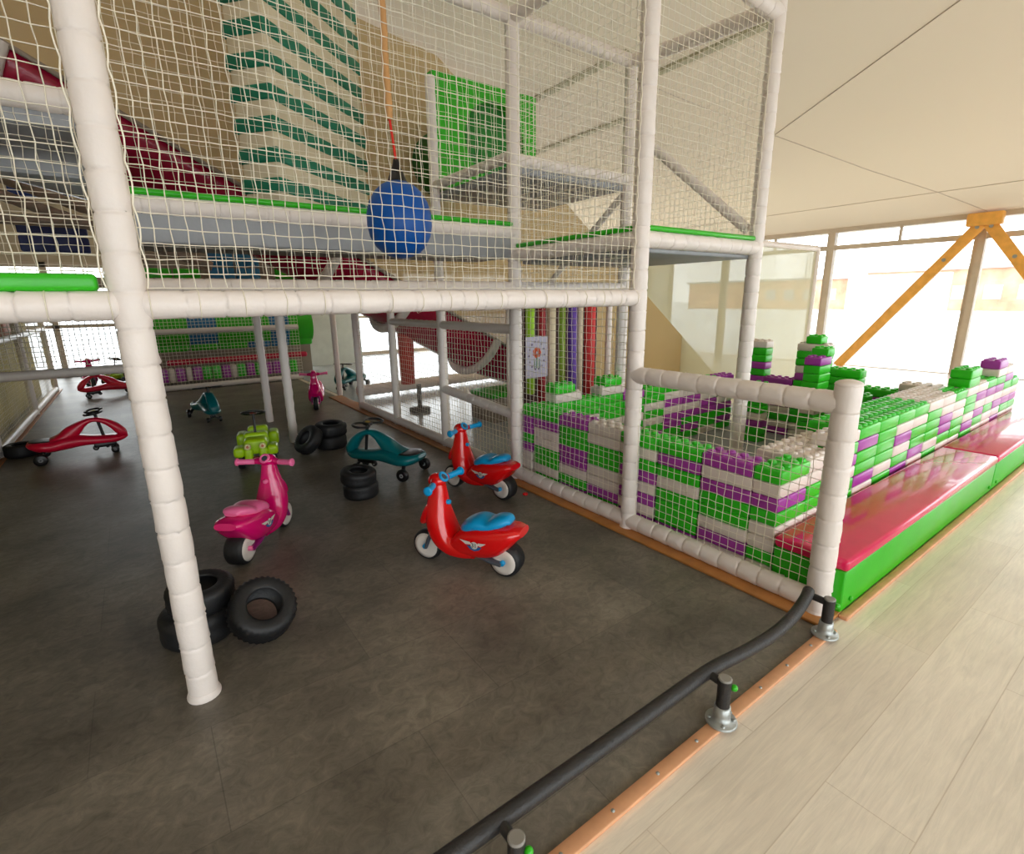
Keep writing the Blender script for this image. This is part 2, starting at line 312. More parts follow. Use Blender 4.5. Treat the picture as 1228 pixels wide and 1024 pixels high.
# timber braces on the window wall
def brace(y0, z0_, y1, z1_, lab):
    t = thing('timber_brace', lab, 'brace', (XW-.16, y1, z1_)); d = Vector((0, y0-y1, z0_-z1_)); L = d.length
    rot = Vector((0, 0, 1)).rotation_difference(d).to_matrix().to_4x4(); m = MB(); m.rbox((-.035, -.085, 0), (.035, .085, L), .008, 2, rot); m.build('beam_member', GLULAM, t)
    for k in (.12, .75):
        b = MB(); p = d.normalized()*(L*0+k); b.lathe([(-.05, .03), (-.04, .03), (-.038, .014), (-.03, .014)][::-1], (0, p.y, p.z), (1, 0, 0), 12); b.build('bolt', STEEL, t)
brace(4.66, 0, 2.72, 2.62, 'orange laminated timber brace sloping down behind the toy brick towers')
brace(.78, 0, 2.68, 2.62, 'orange laminated timber brace sloping down above the far pink bench')
m = MB(); m.rbox((XW-.24, 2.47, 2.54), (XW-.09, 2.95, 2.75), .03); tag(m.build('timber_node', GLULAM), 'orange timber block under the ceiling joining the two braces', 'timber block')
# outside
m = MB(); m.box((-60, -60, -.3), (140, 140, -.13)); struct(m.build('ground', SNOW))
for (x, y0, y1, h, lab) in [(60, 8, 22, 3.6, 'low brick building in the distance beyond the window, beside the crane'), (62, 24, 44, 3.2, 'long low brick building in the distance behind the far netted cage'), (58, -16, 2, 3.4, 'low brick building in the distance beyond the far bench end')]:
    t = thing('brick_building', lab, 'building', (x, y0, -.13)); m = MB(); m.box((0, 0, 0), (6, y1-y0, h)); m.build('wall', FARB, t)
    m = MB(); m.box((-.3, -.3, h), (6.3, y1-y0+.3, h+.25)); m.build('roof', SIGNG, t)
    for k in range(5): q = MB(); q.box((-.03, 1.5+k*2.2, 1), (.02, 2.7+k*2.2, 2.2)); q.build('window', SIGNG, t)
t = thing('sign_reflection_board', 'wide pale grey board outside the window standing in for a sign reflection', 'board', (22, 5.6, -.13)); m = MB(); m.rbox((0, 0, .9), (.1, 3.1, 2.25), .02, 2); m.build('panel', SIGNG, t)  # board and legs stand in for a sign reflected in the glass
for y in (.3, 2.8): m = MB(); m.box((.02, y, 0), (.08, y+.08, .95)); m.build('leg', STEEL, t)
t = thing('tower_crane', 'thin pale crane far outside beyond the window', 'crane', (75, 34, -.13)); m = MB()
for dx, dy in ((0, 0), (1, 0), (0, 1), (1, 1)): m.tube([(dx, dy, 0), (dx, dy, 12)], .06, 5)
for k in range(12): m.tube([(0, 0, k), (0, 1, k+1)], .04, 4); m.tube([(0, 1, k), (0, 0, k+1)], .04, 4)
m.build('mast', STEEL, t); m = MB(); m.box((0, -12, 11.6), (.8, 5, 12.3)); m.build('jib', STEEL, t)

# ---------------------------------------------------------------- the climbing frame
A0, A1, B0, B1, B2 = 2.03, 3.23, 0.0, 2.38, 3.58
fr = thing('climbing_frame', 'large white padded climbing frame hung with cord nets over the dark floor', 'play frame')
def post(x, y, z1, z0=0, **k): return padded('post', (x, y, z0), (x, y, z1), fr, **k)
def rail(a, b, **k): return padded('rail', a, b, fr, **k)
ZT = 3.32; Z1 = 1.448
post(B0, A0, ZT); post(B1, A0, ZT, cap=True); post(B1, A1, ZT); post(B2, A0, ZT-.04, cap=True); post(B2, A1, ZT)
post(B0, A1, ZT); post(B1, .88, 1.085, cap=True, r=.053)
for y in (4.43, 5.63, 6.83): post(B1, y, 1.42, far=True, r=.046)
for x, y in ((1.19, 5.63), (1.19, 6.83), (B1+.1, 8.1), (-.03, 5.63), (-.03, 6.83), (-.03, 10.1)): post(x, y, 1.42, far=True, r=.046)
for x, y in ((-.03, 4.43), (B1, 4.43)): post(x, y, ZT, 1.42, far=True, r=.046)
rail((-2.6, A0, Z1), (B0-.03, A0, Z1), r=.045); rail((B0+.03, A0, Z1), (B1-.03, A0, Z1), r=.045); rail((B0, A1, Z1+.085), (B1, A1, Z1+.085), r=.045); rail((B1, A1, Z1+.085), (B2, A1, Z1+.085), r=.045)
rail((B1, .9, 1.0), (B1, A0, 1.0)); rail((B1, .93, .062), (B1, A0, .062)); rail((B1, A0, .062), (B1, A1, .062))
for y in (A1, 4.43, 5.63): rail((B1, y, .062), (B1, y+1.2, .062), far=True)
rail((B1, A1, .54), (B1, 4.43, .6), r=.042); rail((B1, A1, 1.22), (B1, 4.43, 1.22), r=.04, far=True); rail((B1, 4.43, 1.22), (B1, 5.63, 1.22), r=.04, far=True)
rail((B1, A0, 3.25), (B2, A0, 3.17)); rail((B1, A1, 3.3), (B2, A1, 3.3)); rail((B0, A1, 3.3), (B1, A1, 3.3)); rail((B2, A0, 3.2), (B2, A1, 3.3)); rail((B0, A0, ZT), (B1, A0, ZT)); rail((B1, A0, 3.25), (B1, A1, 3.3))
rail((B1, A1, 2.42), (B2, A1, 2.42), r=.045); rail((B1, A1, 2.45), (B1, 4.43, 2.45), r=.04, far=True)
rail((B2, 3.1, 2.72), (B2, 2.1, 1.9), r=.036); rail((B2, A1+.05, 2.3), (B2, 4.4, 1.5), r=.03, far=True)
rail((-2.6, A1, 2.33), (B0, A1, 2.33), r=.055); rail((B0, A1, 1.925), (B1, A1, 1.925)); rail((B0, A0, ZT), (-2.6, A0, ZT))
rail((B1, A0, 1.77), (B2, A0, 1.77), r=.048); rail((B1, A0, 1.77), (B1, A1, 1.77), r=.048); rail((B2, A0, 1.77), (B2, A1, 1.77), r=.048)
def deck(a, b, strips, pm=None):
    m = MB(); m.rbox(a, b, .012, 2); d = m.build('deck', pm or GREYPAD, fr)
    for s in strips:
        q = MB(); q.rbox(s[0], s[1], .012, 2); q.build('edge_strip', GREEN, d)
deck((-2.5, A0+.07, 1.405), (B1-.02, 9.9, 1.45), [], mat('deck_underside', (150, 144, 136), .6))
deck((B0+.04, A1-.02, 1.745), (B1-.04, 3.70, 1.95), [((B0+.04, A1-.045, 1.965), (B1-.04, A1, 1.995))], )
deck((B1+.03, A0+.02, 1.70), (B2-.03, A1-.05, 1.79), [((B1+.04, A0-.03, 1.815), (B2-.05, A0+.02, 1.845)), ((B1-.03, A0+.05, 1.815), (B1+.02, A1-.05, 1.845))])
deck((B1+.03, A1, 2.33), (B2-.03, 4.43, 2.40), []); deck((-2.5, A1, 2.22), (B0-.05, 4.4, 2.30), [])
m = MB(); m.rbox((-2.5, A0-.02, 1.490), (B0-.07, A0+.06, 1.542), .015, 3); m.build('edge_strip', GREEN, fr)
# nets
net(fr, (-2.55, A0, 1.50), (2.50, 0, 0), (0, 0, 1.80), .049, .0021, wrap=((-2.5, A0, Z1), .050))
net(fr, (B0+.05, A0, 1.50), (B1-.10, 0, 0), (0, 0, 1.80), .045, .0021, wrap=((0, A0, Z1), .050))
net(fr, (B0+.05, A1, 1.6), (B1-.10, 0, 0), (0, 0, 1.7), .045, .0017)
net(fr, (-2.5, A1, 1.5), (2.45, 0, 0), (0, 0, .8), .045, .0017)
net(fr, (B1, A0+.05, 1.5), (0, A1-A0-.1, 0), (0, 0, 1.78), .045, .0017)
net(fr, (B1, A0+.05, .11), (0, A1-A0-.1, 0), (0, 0, 1.3), .045, .0019)
net(fr, (B1, .93, .11), (0, A0-.98, 0), (0, 0, .85), .045, .0020, zig=.001)
net(fr, (B1+.05, A0, 1.83), (B2-B1-.10, 0, 0), (0, 0, 1.36), .045, .0019)
net(fr, (B1+.05, A1, 1.6), (B2-B1-.10, 0, 0), (0, 0, 1.7), .045, .0016)
net(fr, (B2, A0+.05, 1.83), (0, A1-A0-.1, 0), (0, 0, 1.4), .045, .0016)
for y in (A1, 4.43, 5.63): net(fr, (B1, y+.05, .11), (0, 1.1, 0), (0, 0, 1.1 if y > 4 else 1.3), .05, .0018)
def lacing(x, y, z0_, z1_, dx, r=.052):       # net border cord scalloped along a post
    m = MB(); n = int((z1_-z0_)/.03); pts = []
    for i in range(n+1): pts.append((x+dx*(r+.008*abs(math.sin(i*PI/4))), y-.012, z0_+(z1_-z0_)*i/n))
    m.tube(pts, .0026, 5); m.build('lacing_cord', CORD, fr)
for a in ((B0, A0, 1.5, 3.3, 1), (B0, A0, 1.5, 3.3, -1), (B1, A0, 1.5, 3.3, -1), (B1, A0, 1.85, 3.25, 1), (B2, A0, 1.85, 3.25, -1)): lacing(*a)

# side fence along x = -1.25 and ochre wall behind it
sf = thing('side_net_fence', 'white padded net fence along the ochre wall beside the dark floor', 'net fence')
XF = -1.27
for y in (4.2, 6.83, 9.3, 11.7): padded('post', (XF, y, 0), (XF, y, 1.4), sf, far=True, r=.045)
padded('rail', (XF, 4.2, .06), (XF, 11.7, .06), sf, far=True, r=.045); padded('rail', (XF, 4.2, 1.07), (XF, 11.7, 1.07), sf, far=True, r=.04)
net(sf, (XF, 4.2, .1), (0, 7.5, 0), (0, 0, 1.3), .05, .0018)
net(fr, (XF, 6.83, .86), (1.2, 0, 0), (0, 0, .55), .048, .0042); rail((XF, 6.83, .79), (-.03, 6.83, .79), r=.05, far=True)
m = MB(); m.box((-1.6, 3.5, 0), (-1.45, 11.6, 1.38)); struct(m.build('wall_side', YELLOW))
m = MB(); m.rbox((-1.45, 9.4, 1.06), (-1.39, 10.0, 1.25), .02); tag(m.build('wall_pad', mat('orange_pad', (214, 96, 40), .5)), 'small orange pad on the ochre wall behind the side net', 'pad')
m = MB(); m.box((XF-.05, 3.6, 0), (XF+.06, 12, .018)); struct(m.build('trim_20', OAKTRIM))

# wooden edging strips
def strip(name, a, b, mt, lab, screws=None):
    m = MB(); m.rbox(a, b, .004, 2); o = tag(m.build(name, mt), lab, 'edging strip')
    if screws:
        for p in screws: q = MB(); q.lathe([(0, .006), (.003, .0055), (.0035, .001)], p, (0, 0, 1), 10); s = q.build('screw', STEEL, o)
strip('edging_strip', (-2, .754, 0), (2.30, .80, .014), BEECH, 'pale screwed wood strip between the dark and light floors', [(.70+.2*i, .776, .014) for i in range(8)]+[(.1, .776, .014), (.3, .776, .014), (.5, .776, .014)])
strip('edging_strip', (2.27, .80, .004), (2.47, 8.0, .02), OAKTRIM, 'brown wood strip on the floor under the long net side')
strip('edging_strip', (2.42, .762, 0), (8.6, .80, .02), BEECH, 'thin pale wood strip along the foot of the pink benches')

# ---------------------------------------------------------------- bumper rail
bl = thing('bumper_rail', 'low black foam covered pipe rail curving along the edge of the dark floor', 'rail', (0, 0, 0))
path = crom([(-.35, .85, .165), (.1, .85, .165), (.55, .85, .165), (.95, .848, .165), (1.30, .846, .168), (1.48, .842, .168), (1.66, .822, .166), (1.85, .812, .166), (2.02, .822, .172), (2.15, .842, .182), (2.215, .858, .19)], 6)
m = MB(); m.tube(path, .0235, 18); m.build('pipe', FOAM, bl)
for x in (.555, 1.44, 2.225):
    m = MB(); m.lathe([(.0, .053), (.006, .053), (.009, .05), (.010, .031), (.035, .029), (.062, .027), (.064, .023)], (x, .775, .016 if x < 2.3 else 0), (0, 0, 1), 26)
    for k in range(4): q = k*PI/2+.7; m.lathe([(0, .007), (.006, .007), (.007, .003)], (x+.04*math.cos(q), .775+.04*math.sin(q), .024), (0, 0, 1), 8)
    m.lathe([(-.004, .006), (.004, .006)], (x+.029, .775, .05), (1, 0, 0), 8); m.build('flange', STEEL, bl)
    m = MB(); m.lathe([(.07, .0225), (.185, .0225)], (x, .775, 0), (0, 0, 1), 24); m.tube([(x, .775, .166), (x, .842, .166)], .015, 12); p = m.build('stanchion', FOAM, bl)
    m = MB(); m.lathe([(.183, .0225), (.189, .0225), (.191, .019)], (x, .775, 0), (0, 0, 1), 24); m.build('cap', CAPG, p)
    m = MB(); m.ball((x+.018, .750, .158), (.012, .012, .012), 12, 8); m.build('green_knob', GREEN, p)

# ---------------------------------------------------------------- benches
def bench(x0, x1, lab):
    t = thing('padded_bench', lab, 'bench', (x0, .8, 0), 0, None)
    m = MB(); m.rbox((0, .0, .018), (x1-x0, .33, .225), .008, 2); m.build('base', GREEN, t)
    m = MB(); L = x1-x0; nx, ny = 60, 8; vs = []; fs = []
    m.rbox((-.006, -.008, .225), (L-.004, .332, .285), .02, 4); m.build('cushion', PINK, t)
    for x in (.09, L-.08):
        if L > 3 and x > 1: continue
        m = MB(); m.ball((x, -.004, .062), (.012, .01, .012), 10, 8); m.build('green_knob', GREEN, t)
    return t
bench(2.435, 4.965, 'green bench with glossy pink cushion beside the rail end post')
bench(4.985, 8.55, 'green bench with glossy pink cushion, second in the row, toward the window')

# ---------------------------------------------------------------- toy bricks
BW, BD, BH = .3, .15, .0745
def brick_mesh(nx, ny, col):
    m = MB(); g = .0025; sx, sy = nx*.075, ny*.075
    m.rbox((-sx/2+g, -sy/2+g, .001), (sx/2-g, sy/2-g, BH-.001), .011, 3)
    for i in range(nx):
        for j in range(ny):
            m.lathe([(0, .0235), (.013, .0225), (.0165, .019), (.017, .004)], ((i-(nx-1)/2)*.075, (j-(ny-1)/2)*.075, BH-.003), (0, 0, 1), 12)
    return m.mesh('toy_brick', BR[col])
BMESH = {}
ORD = ['first', 'second', 'third', 'fourth', 'fifth', 'sixth', 'seventh', 'eighth', 'ninth', 'tenth', 'eleventh', 'twelfth', 'thirteenth', 'fourteenth', 'fifteenth']
CN = {'G': 'green', 'W': 'white', 'P': 'purple'}
nb = 0
REST = []     # bricks that show least: one object of kind stuff
HIDDEN = {i for a, b in [(135, 137), (144, 144), (146, 152), (154, 160), (162, 169), (171, 171), (173, 173), (175, 175), (177, 177), (179, 179), (181, 193), (196, 200), (204, 207), (212, 213), (220, 220), (243, 243), (250, 250), (258, 258), (266, 266), (268, 270), (282, 283), (290, 291), (298, 300), (303, 304), (308, 313), (316, 323), (326, 327), (332, 332), (345, 345), (347, 353), (355, 357), (366, 368), (375, 377), (384, 386), (395, 397), (405, 407)] for i in range(a, b+1)}
def brick(x, y, z, col, along, where, nx=4, ny=2):
    global nb
    if nb in HIDDEN:
        nb += 1; REST.append((x, y, z, col, along, nx, ny)); random.uniform(0, 1); random.uniform(0, 1); random.uniform(0, 1); return
    key = (nx, ny, col)
    if key not in BMESH: BMESH[key] = brick_mesh(nx, ny, CN[col])
    o = link('toy_brick', BMESH[key], None, (x+random.uniform(-.002, .002), y+random.uniform(-.002, .002), z)); o.rotation_euler = (0, 0, (0 if along == 'x' else PI/2)+random.uniform(-.008, .008))
    o['idx'] = nb; tag(o, '%s toy brick, %s' % (CN[col], where), 'toy brick', 'stacked toy bricks'); nb += 1
def column(x, y, seq, along, where, z0_=.012, nx=4, ny=2):
    n = len(seq)
    for k, c in enumerate(reversed(seq)): brick(x, y, z0_+k*BH, c, along, '%s course up, %s' % (ORD[k], where), nx, ny)
WX = 2.455+BD/2
colsA = ['PWPGGWPW', 'GPGWGGGP', 'GWGPWPWP', 'WWGGWWPG', 'PGGPPWGP', 'GPWWGGWG']
for i, s in enumerate(colsA): column(WX, 1.29+.15+i*.304, s, 'y', '%s column from the corner, wall behind the net' % ORD[i+1])
column(WX, 3.205, 'GPPGPWWW', 'x', 'end column of the wall behind the net', nx=2, ny=2)
column(2.455+.15, 1.14+BD/2, 'GWPGWWGW', 'x', 'column on the corner beside the bench end')
colsB = ['WWGGWGWG', 'WGPWGGWPW', 'GPGGPWGPW', 'GGGGWGPGW', 'GWPWGPGWG', 'GWGGPWGPG', 'WGGGWGWPG', 'WWPPGWGPW', 'GWWGGWPGW']
for i, s in enumerate(colsB): column(2.755+.15+i*.3, 1.14+BD/2, s, 'x', '%s column along the bench wall' % ORD[i+1])
colsI = [('W', 7), ('W', 7), ('G', 8), ('G', 8), ('G', 8), ('G', 8), ('W', 8), ('W', 8), ('W', 8)]
for i, (c, h) in enumerate(colsI):
    for k in (h-1, h): brick(2.755+.15+i*.3, 1.295+BD/2, .012+k*BH, c if k == h else 'GWP'[(i*2+k) % 3], 'x', 'inner row of the bench wall, %s along, %s' % (ORD[i], 'topmost' if k == h else 'next to top'))
    for k in range(0, h-1): brick(2.755+.15+i*.3, 1.295+BD/2, .012+k*BH, 'GWP'[(i+k*2) % 3], 'x', 'inner row of the bench wall, %s along, %s course up' % (ORD[i], ORD[k])) if i < 3 or i > 7 else None
colsC = ['GWGGWGWG', 'GGWWGPWG', 'GGGWGWPG', 'PGGWGWPG', 'GGWGWGPP', 'GWPWPPGG', 'GWPWPGPG', 'GPWPPGGW', 'PPGWPGPG']
for i, s in enumerate(colsC): column(2.61+.15+i*.3, 3.11+BD/2, s, 'x', '%s column along the rear castle wall' % ORD[i])
for (x, c) in ((2.85, 'G'), (3.38, 'G')):
    brick(x, 3.19, .012+8*BH, 'W', 'x', 'flat on top of the rear castle wall by the %s' % ('drawing' if x < 3 else 'red roller'))
    brick(x-.04 if x < 3 else x, 3.19, .012+9*BH, c, 'x', 'resting on a white brick above the rear wall by the %s' % ('drawing' if x < 3 else 'red roller'), 3 if x < 3 else 3, 2)
XD = 5.37+BD/2
colsD = [('WGGPGPGGWGPGG', 'corner tower'), ('PPGPWGWP', 'second column'), ('WGGWPGGWGGGWW', 'third column'), ('GGGWGPWGGW', 'fourth column'), ('GPGWPPGG', 'fifth column'), ('WPGWPGPGW', 'sixth column')]
for i, (s, w) in enumerate(colsD): column(XD, 3.11-.0-.15-i*.302+.0, s, 'y', '%s of the cross wall below the window' % w)
brick(XD, 3.11-.15-2*.302, .012+13*BH, 'G', 'y', 'small and alone on top of the tallest tower', 2, 2)
column(4.98, 2.12, 'PGGGGPWGGWGW', 'x', 'free standing tower inside the castle', nx=3); brick(5.06, 2.12, .012+12*BH, 'G', 'x', 'small, crowning the free standing inner tower', 2, 2)
column(4.95, 2.62, 'GWGGWPGG', 'x', 'low pile inside the castle before the corner tower', nx=2)
column(5.0, 1.75, 'GGWGGWGW', 'x', 'low pile inside the castle near the bench wall', nx=2)
colsE = [('GGWGGWPGWWW', 5.62), ('WPWPGWGGG', 5.92), ('GPWGWWGPW', 6.22), ('PWGPWPWPGGW', 6.52), ('WPGWPGWPGW', 6.82), ('GWPGWPGG', 7.1)]
for i, (s, x) in enumerate(colsE): column(x, 1.14+BD/2, s, 'x', '%s column of the wall beyond the second bench' % ORD[i])
if REST:
    m = MB(); cn = ['G', 'W', 'P']
    for x, y, z, c, al, nx, ny in REST:
        sx, sy = (nx*.075, ny*.075) if al == 'x' else (ny*.075, nx*.075); m.m = cn.index(c)
        m.rbox((x-sx/2+.0025, y-sy/2+.0025, z+.001), (x+sx/2-.0025, y+sy/2-.0025, z+BH-.001), .011, 2)
    tag(m.build('toy_bricks', [BR[CN[c]] for c in cn]), 'mostly covered toy bricks inside and low in the brick castle walls', 'toy bricks', 'stacked toy bricks', 'stuff')


# ---------------------------------------------------------------- vehicles
def wheel(m_t, parent, c, r, w, rim=RIM, rr_=.68, tread=0, hubm=None):
    c = Vector(c); m = MB(); h = w/2
    m.lathe([(-h, r*rr_), (-h*.96, r*.86), (-h*.7, r*.98), (-h*.2, r), (h*.2, r), (h*.7, r*.98), (h*.96, r*.86), (h, r*rr_)], c, (0, 1, 0), 30); o = m.build('wheel', m_t, parent)
    m = MB()
    m.lathe([(-h*.98, .012), (-h*1.10, r*rr_*.35), (-h*1.14, r*rr_*.7), (-h*1.02, r*rr_*.99), (h*1.02, r*rr_*.99), (h*1.14, r*rr_*.7), (h*1.10, r*rr_*.35), (h*.98, .012)], c, (0, 1, 0), 26); m.build('rim', rim, o)
    if hubm: m = MB(); m.lathe([(-h-.02, .008), (-h-.018, .014), (h+.018, .014), (h+.02, .008)], c, (0, 1, 0), 14); m.build('hub', hubm, o)
    return o
def scooter(name, loc, rz, body, acc, strut, label, digits):
    t = thing(name, label, 'toy scooter', loc, rz, 'ride on toy scooters')
    m = MB()
    m.loft(cs([(.158, .465, .040, .040), (.156, .42, .046, .048), (.158, .36, .060, .058), (.156, .30, .078, .066), (.144, .235, .092, .072), (.112, .168, .098, .066), (.06, .128, .098, .054), (-.01, .118, .094, .050), (-.08, .122, .088, .044)]), 26, 2.7)
    m.loft(cs([(.045, .130, .086, .045), (-.005, .156, .098, .070), (-.06, .176, .106, .090), (-.125, .190, .110, .100), (-.19, .206, .112, .094), (-.25, .230, .106, .072), (-.31, .256, .090, .044), (-.355, .268, .062, .020)]), 26, 2.7)
    m.loft(cs([(.135, .40, .044, .022), (.178, .34, .062, .040), (.212, .285, .068, .040), (.245, .245, .056, .026), (.272, .224, .026, .010)]), 20, 2.3)
    m.ball((.160, 0, .485), (.052, .048, .040), 20, 12); m.tube([(.138, -.085, .482), (.155, -.04, .484), (.155, .04, .484), (.138, .085, .482)], [.015, .025, .025, .015], 12)
    m.build('body', body, t)
    m = MB(); m.loft(cs([(-.005, .226, .044, .016), (-.035, .254, .078, .036), (-.10, .284, .092, .038), (-.165, .284, .088, .030), (-.215, .304, .080, .034), (-.262, .318, .062, .026), (-.288, .310, .036, .012)]), 20, 2.4); m.build('seat', acc, t)
    for s in (-1, 1):
        m = MB(); m.tube([(.140, s*.078, .482), (.124, s*.125, .485), (.110, s*.175, .488)], .0175, 14); m.lathe([(0, .024), (.009, .025), (.012, .016)], (.111, s*.170, .488), (-.1, s, .05), 14); m.build('handlebar_grip', acc, t)
    m = MB(); ax = (-.75, 0, .66); m.torus((.118, 0, .510), ax, .025, .008, 20, 8); m.lathe([(-.01, .022), (.0, .022), (.002, .010)], (.119, 0, .509), ax, 20); g = m.build('gauge', acc, t)
    m = MB(); m.lathe([(.0, .017), (.0035, .016)], (.118, 0, .5105), ax, 20); m.build('dial', DGREY, g)
    m = MB(); m.lathe([(0, .014), (.02, .014), (.026, .009)], (.108, 0, .365), (-1, 0, .1), 14); m.build('key_knob', acc, t)
    wheel(TYRE, t, (.238, 0, .090), .090, .06, hubm=acc, rr_=.83); wheel(TYRE, t, (-.252, 0, .092), .092, .105, hubm=acc, rr_=.78)
    for s in (-1, 1):
        m = MB(); m.tube([(.17, s*.03, .22), (.205, s*.044, .15), (.230, s*.045, .088)], [.016, .02, .017], 10, sq=.6); m.build('front_fork', strut, t)
        m = MB(); m.tube([(-.10, s*.062, .12), (-.18, s*.066, .10), (-.248, s*.066, .086)], [.02, .024, .02], 10, sq=.6); m.build('rear_strut', strut, t)
        d = MB(); y = s*.1135; S_ = -s
        # winged badge: pale wings over a dark disc
        def pt(a, b): return (-.115+a*(1 if s > 0 else 1)*-1*S_*1.0, y, .19+b)
        wing = [(-.070, .024), (-.024, .021), (-.014, .008), (-.038, .003)]; wing2 = [(.014, .008), (.024, .021), (.085, .028), (.050, .005)]
        d.add([pt(*p) for p in wing], [(0, 1, 2, 3)], False); d.add([pt(*p) for p in wing2], [(0, 1, 2, 3)], False)
        d.m = 1; d.add([pt(-.045, -.001), pt(.045, -.001), pt(.025, -.020), pt(0, -.028), pt(-.025, -.020)], [(0, 1, 2, 3, 4)], False)
        d.m = 0; d.lathe([(0, .021), (.001, .0205)], pt(0, .004), (0, s, 0), 18); b = d.build('winged_badge', [RIM, mat('badge_blue', (30, 90, 150), .4)], t, fix=False)
        cu = bpy.data.curves.new('race_number', 'FONT'); cu.body = digits; cu.size = .034; cu.extrude = .0006; cu.align_x = 'CENTER'; cu.align_y = 'CENTER'; cu.materials.append(BLACK)
        tmp = bpy.data.objects.new('race_number', cu); me = bpy.data.meshes.new_from_object(tmp); bpy.data.objects.remove(tmp)
        o = link('race_number', me, b); o.location = Vector(pt(0, .004))+Vector((0, s*.0025, 0)); o.rotation_euler = (PI/2, 0, 0 if s < 0 else PI)
    return t
D = math.radians
scooter('toy_scooter', (1.30, 2.26, .004), D(121), RED, CYAN, DGREY, 'red toy scooter with blue seat in the open, toward the bumper rail', '31')
scooter('toy_scooter', (1.96, 3.17, .004), D(109), RED, CYAN, DGREY, 'red toy scooter with blue seat close to the net fence', '31')
scooter('toy_scooter', (.45, 3.26, .004), D(51), MAG, ROSE, PURD, 'magenta toy scooter with rose seat before the stacked tyres', '31')
scooter('toy_scooter', (1.93, 7.40, .004), D(-108), MAG, ROSE, PURD, 'dark pink toy scooter facing out beside the inner posts', '31')
scooter('toy_scooter', (-.80, 11.95, .004), D(-80), MAG, ROSE, PURD, 'pink toy scooter by the rear window behind the cross rail', '31')

def swing_car(loc, rz, body, label):
    t = thing('swing_car', label, 'ride on car', loc, rz, 'ride on swing cars'); m = MB()
    m.loft(cs([(-.375, .185, .06, .014), (-.345, .174, .11, .036), (-.28, .158, .145, .055), (-.20, .148, .145, .058), (-.10, .158, .122, .064), (0, .160, .100, .058), (.10, .150, .092, .046), (.20, .142, .092, .040), (.29, .138, .086, .038), (.355, .142, .055, .024), (.39, .152, .02, .01)]), 24, 2.6)
    m.loft(cs([(-.20, .185, .10, .028), (-.12, .205, .082, .046), (-.05, .240, .066, .062), (.005, .280, .056, .052), (.055, .318, .050, .034), (.115, .345, .048, .023), (.18, .342, .050, .023), (.245, .308, .054, .030), (.305, .252, .060, .040), (.35, .188, .060, .042), (.375, .150, .04, .02)]), 18, 2.6)
    m.build('body', body, t)
    m = MB(); m.loft(cs([(-.355, .205, .05, .006), (-.31, .206, .10, .008), (-.24, .202, .105, .008), (-.17, .196, .08, .006)]), 18, 3); m.build('seat_pad', BLACK, t)
    m = MB(); m.loft(cs([(.08, .186, .045, .004), (.2, .176, .05, .005), (.29, .166, .035, .004)]), 14, 3); m.build('foot_rest', BLACK, t)
    m = MB(); m.tube([(.215, 0, .05), (.162, 0, .42)], .014, 12); m.build('steering_column', BLACK, t)
    m = MB()
    for s in (-1, 1):
        m.torus((.155, s*.094, .425), (-.15, 0, 1), .066, .014, 24, 8, .7)
    m.lathe([(-.010, .045), (.010, .040)], (.158, 0, .425), (-.15, 0, 1), 16); sw = m.build('steering_wheel', BLACK, t)
    m = MB(); m.lathe([(.0, .024), (.003, .02)], (.156, 0, .4365), (-.15, 0, 1), 16); m.build('badge', GOLD, sw)
    m = MB(); m.tube([(.27, -.06, .034), (.27, 0, .075), (.27, .06, .034)], .012, 8); m.rbox((.11, -.02, .06), (.29, .02, .11), .01, 2); m.build('front_axle', BLACK, t)
    for p in ((.27, -.07, .034), (.27, .07, .034)): wheel(BLACK, t, p, .034, .028, HUB, .35)
    wheel(BLACK, t, (.12, 0, .06), .026, .024, HUB, .3)
    for s in (-1, 1):
        m = MB(); m.tube([(-.24, s*.07, .135), (-.27, s*.13, .10), (-.285, s*.15, .05)], [.022, .018, .014], 8); m.build('rear_arm', BLACK, t)
        wheel(BLACK, t, (-.285, s*.172, .053), .053, .040, HUB, .35)
    return t
swing_car((-.62, 6.43, .004), D(2), CRIMSON, 'crimson ride on swing car beside the side net fence')
swing_car((1.585, 4.08, .004), D(122), TEALP, 'teal ride on swing car behind the two red scooters')
swing_car((.60, 7.52, .004), D(-84), TEALP, 'teal ride on swing car with its nose turned out before the pad wall')
swing_car((2.86, 8.72, .004), D(218), TEALP, 'small looking teal ride on car beyond the frame by the white partition')
swing_car((-.50, 10.55, .004), D(190), CRIMSON, 'crimson ride on swing car under the low cross rail')

